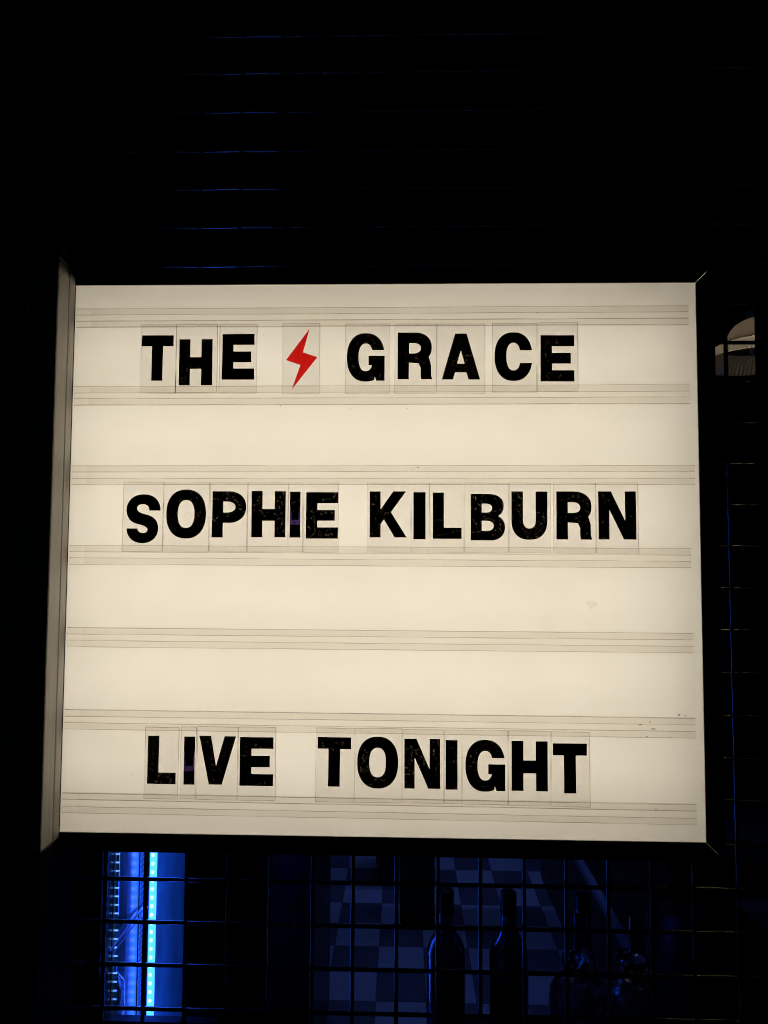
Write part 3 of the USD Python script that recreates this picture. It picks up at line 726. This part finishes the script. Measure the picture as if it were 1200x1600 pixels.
ZBN = 0.46
pa, pb = line_pt(903, 1341, ZBN), line_pt(985, 1490, ZBN)
xbn = (pa[0] + pb[0]) / 2
bn = Thing('bench', 'low dark bench with a pale blue lit edge, right of the wine bottles', 'bench', (xbn + 0.2, pa[1], 0))
ye, yn = pa[1] + 0.9, 0.62
part(bn, 'seat', bevel_box(xbn + 0.023, xbn + 0.45, yn, ye, ZBN - 0.05, ZBN - 0.001, 0.003), 'dark_wood')
part(bn, 'nosing', bevel_box(xbn, xbn + 0.022, yn, ye, ZBN - 0.03, ZBN, 0.003), 'nosing_pale', label='pale front edge')
part(bn, 'front_panel', bevel_box(xbn + 0.03, xbn + 0.05, yn + 0.02, ye, 0, ZBN - 0.052, 0.003), 'dark_wood')
q = line_pt(935, 1430, 0.30)
part(bn, 'rail', bevel_box(q[0] - 0.008, q[0] + 0.008, yn + 0.3, ye, 0.29, 0.306, 0.002), 'nosing_pale', label='thin pale rail')
part(bn, 'rail_bracket', bevel_box(q[0] + 0.009, xbn + 0.0295, ye - 0.5, ye - 0.47, 0.29, 0.305, 0.001), 'cabinet_black')

# dark keg at the right
yk2 = 0.75
kc = at(1090, 1500, yk2)
kr = kc[0] - at(1012, 1500, yk2)[0]
kg = Thing('keg', 'dark brown rounded keg behind the grille at lower right', 'keg', (kc[0], yk2, 0))
kt = at(1090, 1400, yk2)[2]
part(kg, 'body', revolve([(0, 0.1), (kr * .88, 0.1), (kr * .95, .14), (kr, .3), (kr, kt - .16), (kr * .985, kt - .08), (kr * .9, kt - .03), (kr * .7, kt - .008), (0, kt)], 48, (kc[0], yk2, 0)), 'keg_brown', smooth=40)
for zz_ in (0.35, kt - 0.2):
    part(kg, 'hoop', revolve([(kr + .0005, zz_ - .012), (kr + .006, zz_ - .01), (kr + .006, zz_ + .01), (kr + .0005, zz_ + .012)], 48, (kc[0], yk2, 0)), 'cabinet_black', smooth=40)
part(kg, 'foot_ring', revolve([(kr * .5, 0), (kr * .86, 0), (kr * .86, .0995), (kr * .5, .0995)], 40, (kc[0], yk2, 0)), 'cabinet_black', smooth=40)

# square post and round stool standing on the tiles
tp = line_pt(652, 1444, 0.0)
tw = 0.075
single('square_post', bevel_box(tp[0] - tw, tp[0] + tw, tp[1], tp[1] + 0.14, 0, 2.999, 0.004), 'dark_wood', 'dark square timber post standing on the checkered floor, left of the wine bottles', 'post')
q = line_pt(603, 1386, 0) + np.array([0, 0.05, 0])
stl = Thing('round_stool', 'dark stool with turned foot on the checkered floor behind the grille', 'stool', (q[0], q[1], 0))
part(stl, 'foot', revolve([(0, 0), (.028, 0), (.034, .01), (.05, .10), (.055, .16), (.045, .25), (.03, .40), (.03, .60), (0, .60)], 24, (q[0], q[1], 0)), 'dark_wood', smooth=40)
part(stl, 'seat', revolve([(0, .601), (.12, .601), (.135, .615), (.135, .635), (.12, .648), (0, .655)], 36, (q[0], q[1], 0)), 'dark_wood', smooth=40)

# dim low table at the far right
lt = line_pt(1130, 1386, 0.62)
lo = Thing('low_table', 'dim blue lit table edge beside the right column', 'table', (lt[0], lt[1], 0))
part(lo, 'table_top', bevel_box(line_pt(1065, 1386, .62)[0], lt[0] + 0.5, lt[1], lt[1] + 0.35, 0.585, 0.62, 0.003), 'keg_brown')
for s in (0.02, 0.4):
    part(lo, 'leg', bevel_box(lt[0] + s, lt[0] + s + .04, lt[1] + .05, lt[1] + .09, 0, 0.584, 0.003), 'cabinet_black')

# steel column at the right edge
yp = 0.205
px0 = at(1191.5, 870, yp)[0]
single('steel_upright', bevel_box(px0, px0 + 0.12, yp, yp + 0.012, 0, 2.999, 0.002), 'cabinet_black', 'dark flat steel upright at the right edge behind the grille', 'upright')

# ------------------------------------------------------------------ ribbed pendant lamp behind the grille, upper right
yl = 1.15
lc = at(1187, 565, yl)
k = (yl - CAM[1]) / FPX
Rr = 92 * k
lamp = Thing('pendant_lamp', 'ribbed glass pendant lamp glowing dimly right of the sign', 'pendant lamp', tuple(lc))
prof_o = [(1.0, 0.0), (1.005, .012), (.985, .03), (.94, .085), (.86, .16), (.72, .235), (.64, .275), (.56, .31), (.52, .36), (.49, .44), (.45, .52), (.38, .60), (.28, .655), (.16, .69)]
prof = [(a * Rr, b * Rr * 1.06) for a, b in prof_o]
pr = np.array(prof)
dn = np.stack([np.interp(np.linspace(0, len(pr) - 1, 60), np.arange(len(pr)), pr[:, j]) for j in (0, 1)], 1)
zsplit = 0.285 * Rr
lowp = np.array([p for p in dn if p[1] < zsplit]); upp = np.array([lowp[-1] + [0, 0.0004]] + [p for p in dn if p[1] >= zsplit])
for nm, pp, mt in (('ribbed_band', lowp, 'ribbed_glass'), ('upper_shade', upp, 'smoky_glass')):
    sh_ = trimesh.creation.revolve(pp, sections=900)
    vv = sh_.vertices
    ang, rad = np.arctan2(vv[:, 1], vv[:, 0]), np.hypot(vv[:, 0], vv[:, 1])
    amp = np.interp(vv[:, 2] / Rr, [0, .025, .26, .33, .45], [0.0, 0.020, 0.020, 0.010, 0.002])
    f = 1 + amp * np.cos(90 * ang)
    sh_.vertices = np.stack([vv[:, 0] * f, vv[:, 1] * f, vv[:, 2]], 1) + lc
    part(lamp, nm, sh_, mt, smooth=True)
part(lamp, 'cap', revolve([(Rr * .165, .728 * Rr), (Rr * .2, .74 * Rr), (Rr * .2, .85 * Rr), (Rr * .08, .95 * Rr), (0, .96 * Rr)], 30, lc), 'cap_metal', smooth=40)
bl = trimesh.creation.icosphere(2, 0.028); bl.vertices *= [1, 1, 1.25]; bl.apply_translation(lc + [0, 0, 0.050])
part(lamp, 'bulb', bl, 'bulb_lit', smooth=True)
cp = [(0.0, -1.0), *[(math.cos(a), math.sin(a)) for a in np.linspace(-1.4, -0.12, 8)]]
part(lamp, 'added_bulb_shield', revolve([(0.0287 * a, 0.050 + 0.0359 * b) for a, b in cp], 30, lc), 'cap_metal', smooth=40)  # opaque cup added to keep the bulb from lighting the wires below
part(lamp, 'bulb_holder', revolve([(0, .084), (.02, .084), (.02, .728 * Rr), (0, .728 * Rr)], 20, lc), 'cap_metal', smooth=40)
part(lamp, 'flex', rod(lc + [0, 0, .96 * Rr], [lc[0], lc[1], 3.0], 0.004), 'cap_black')
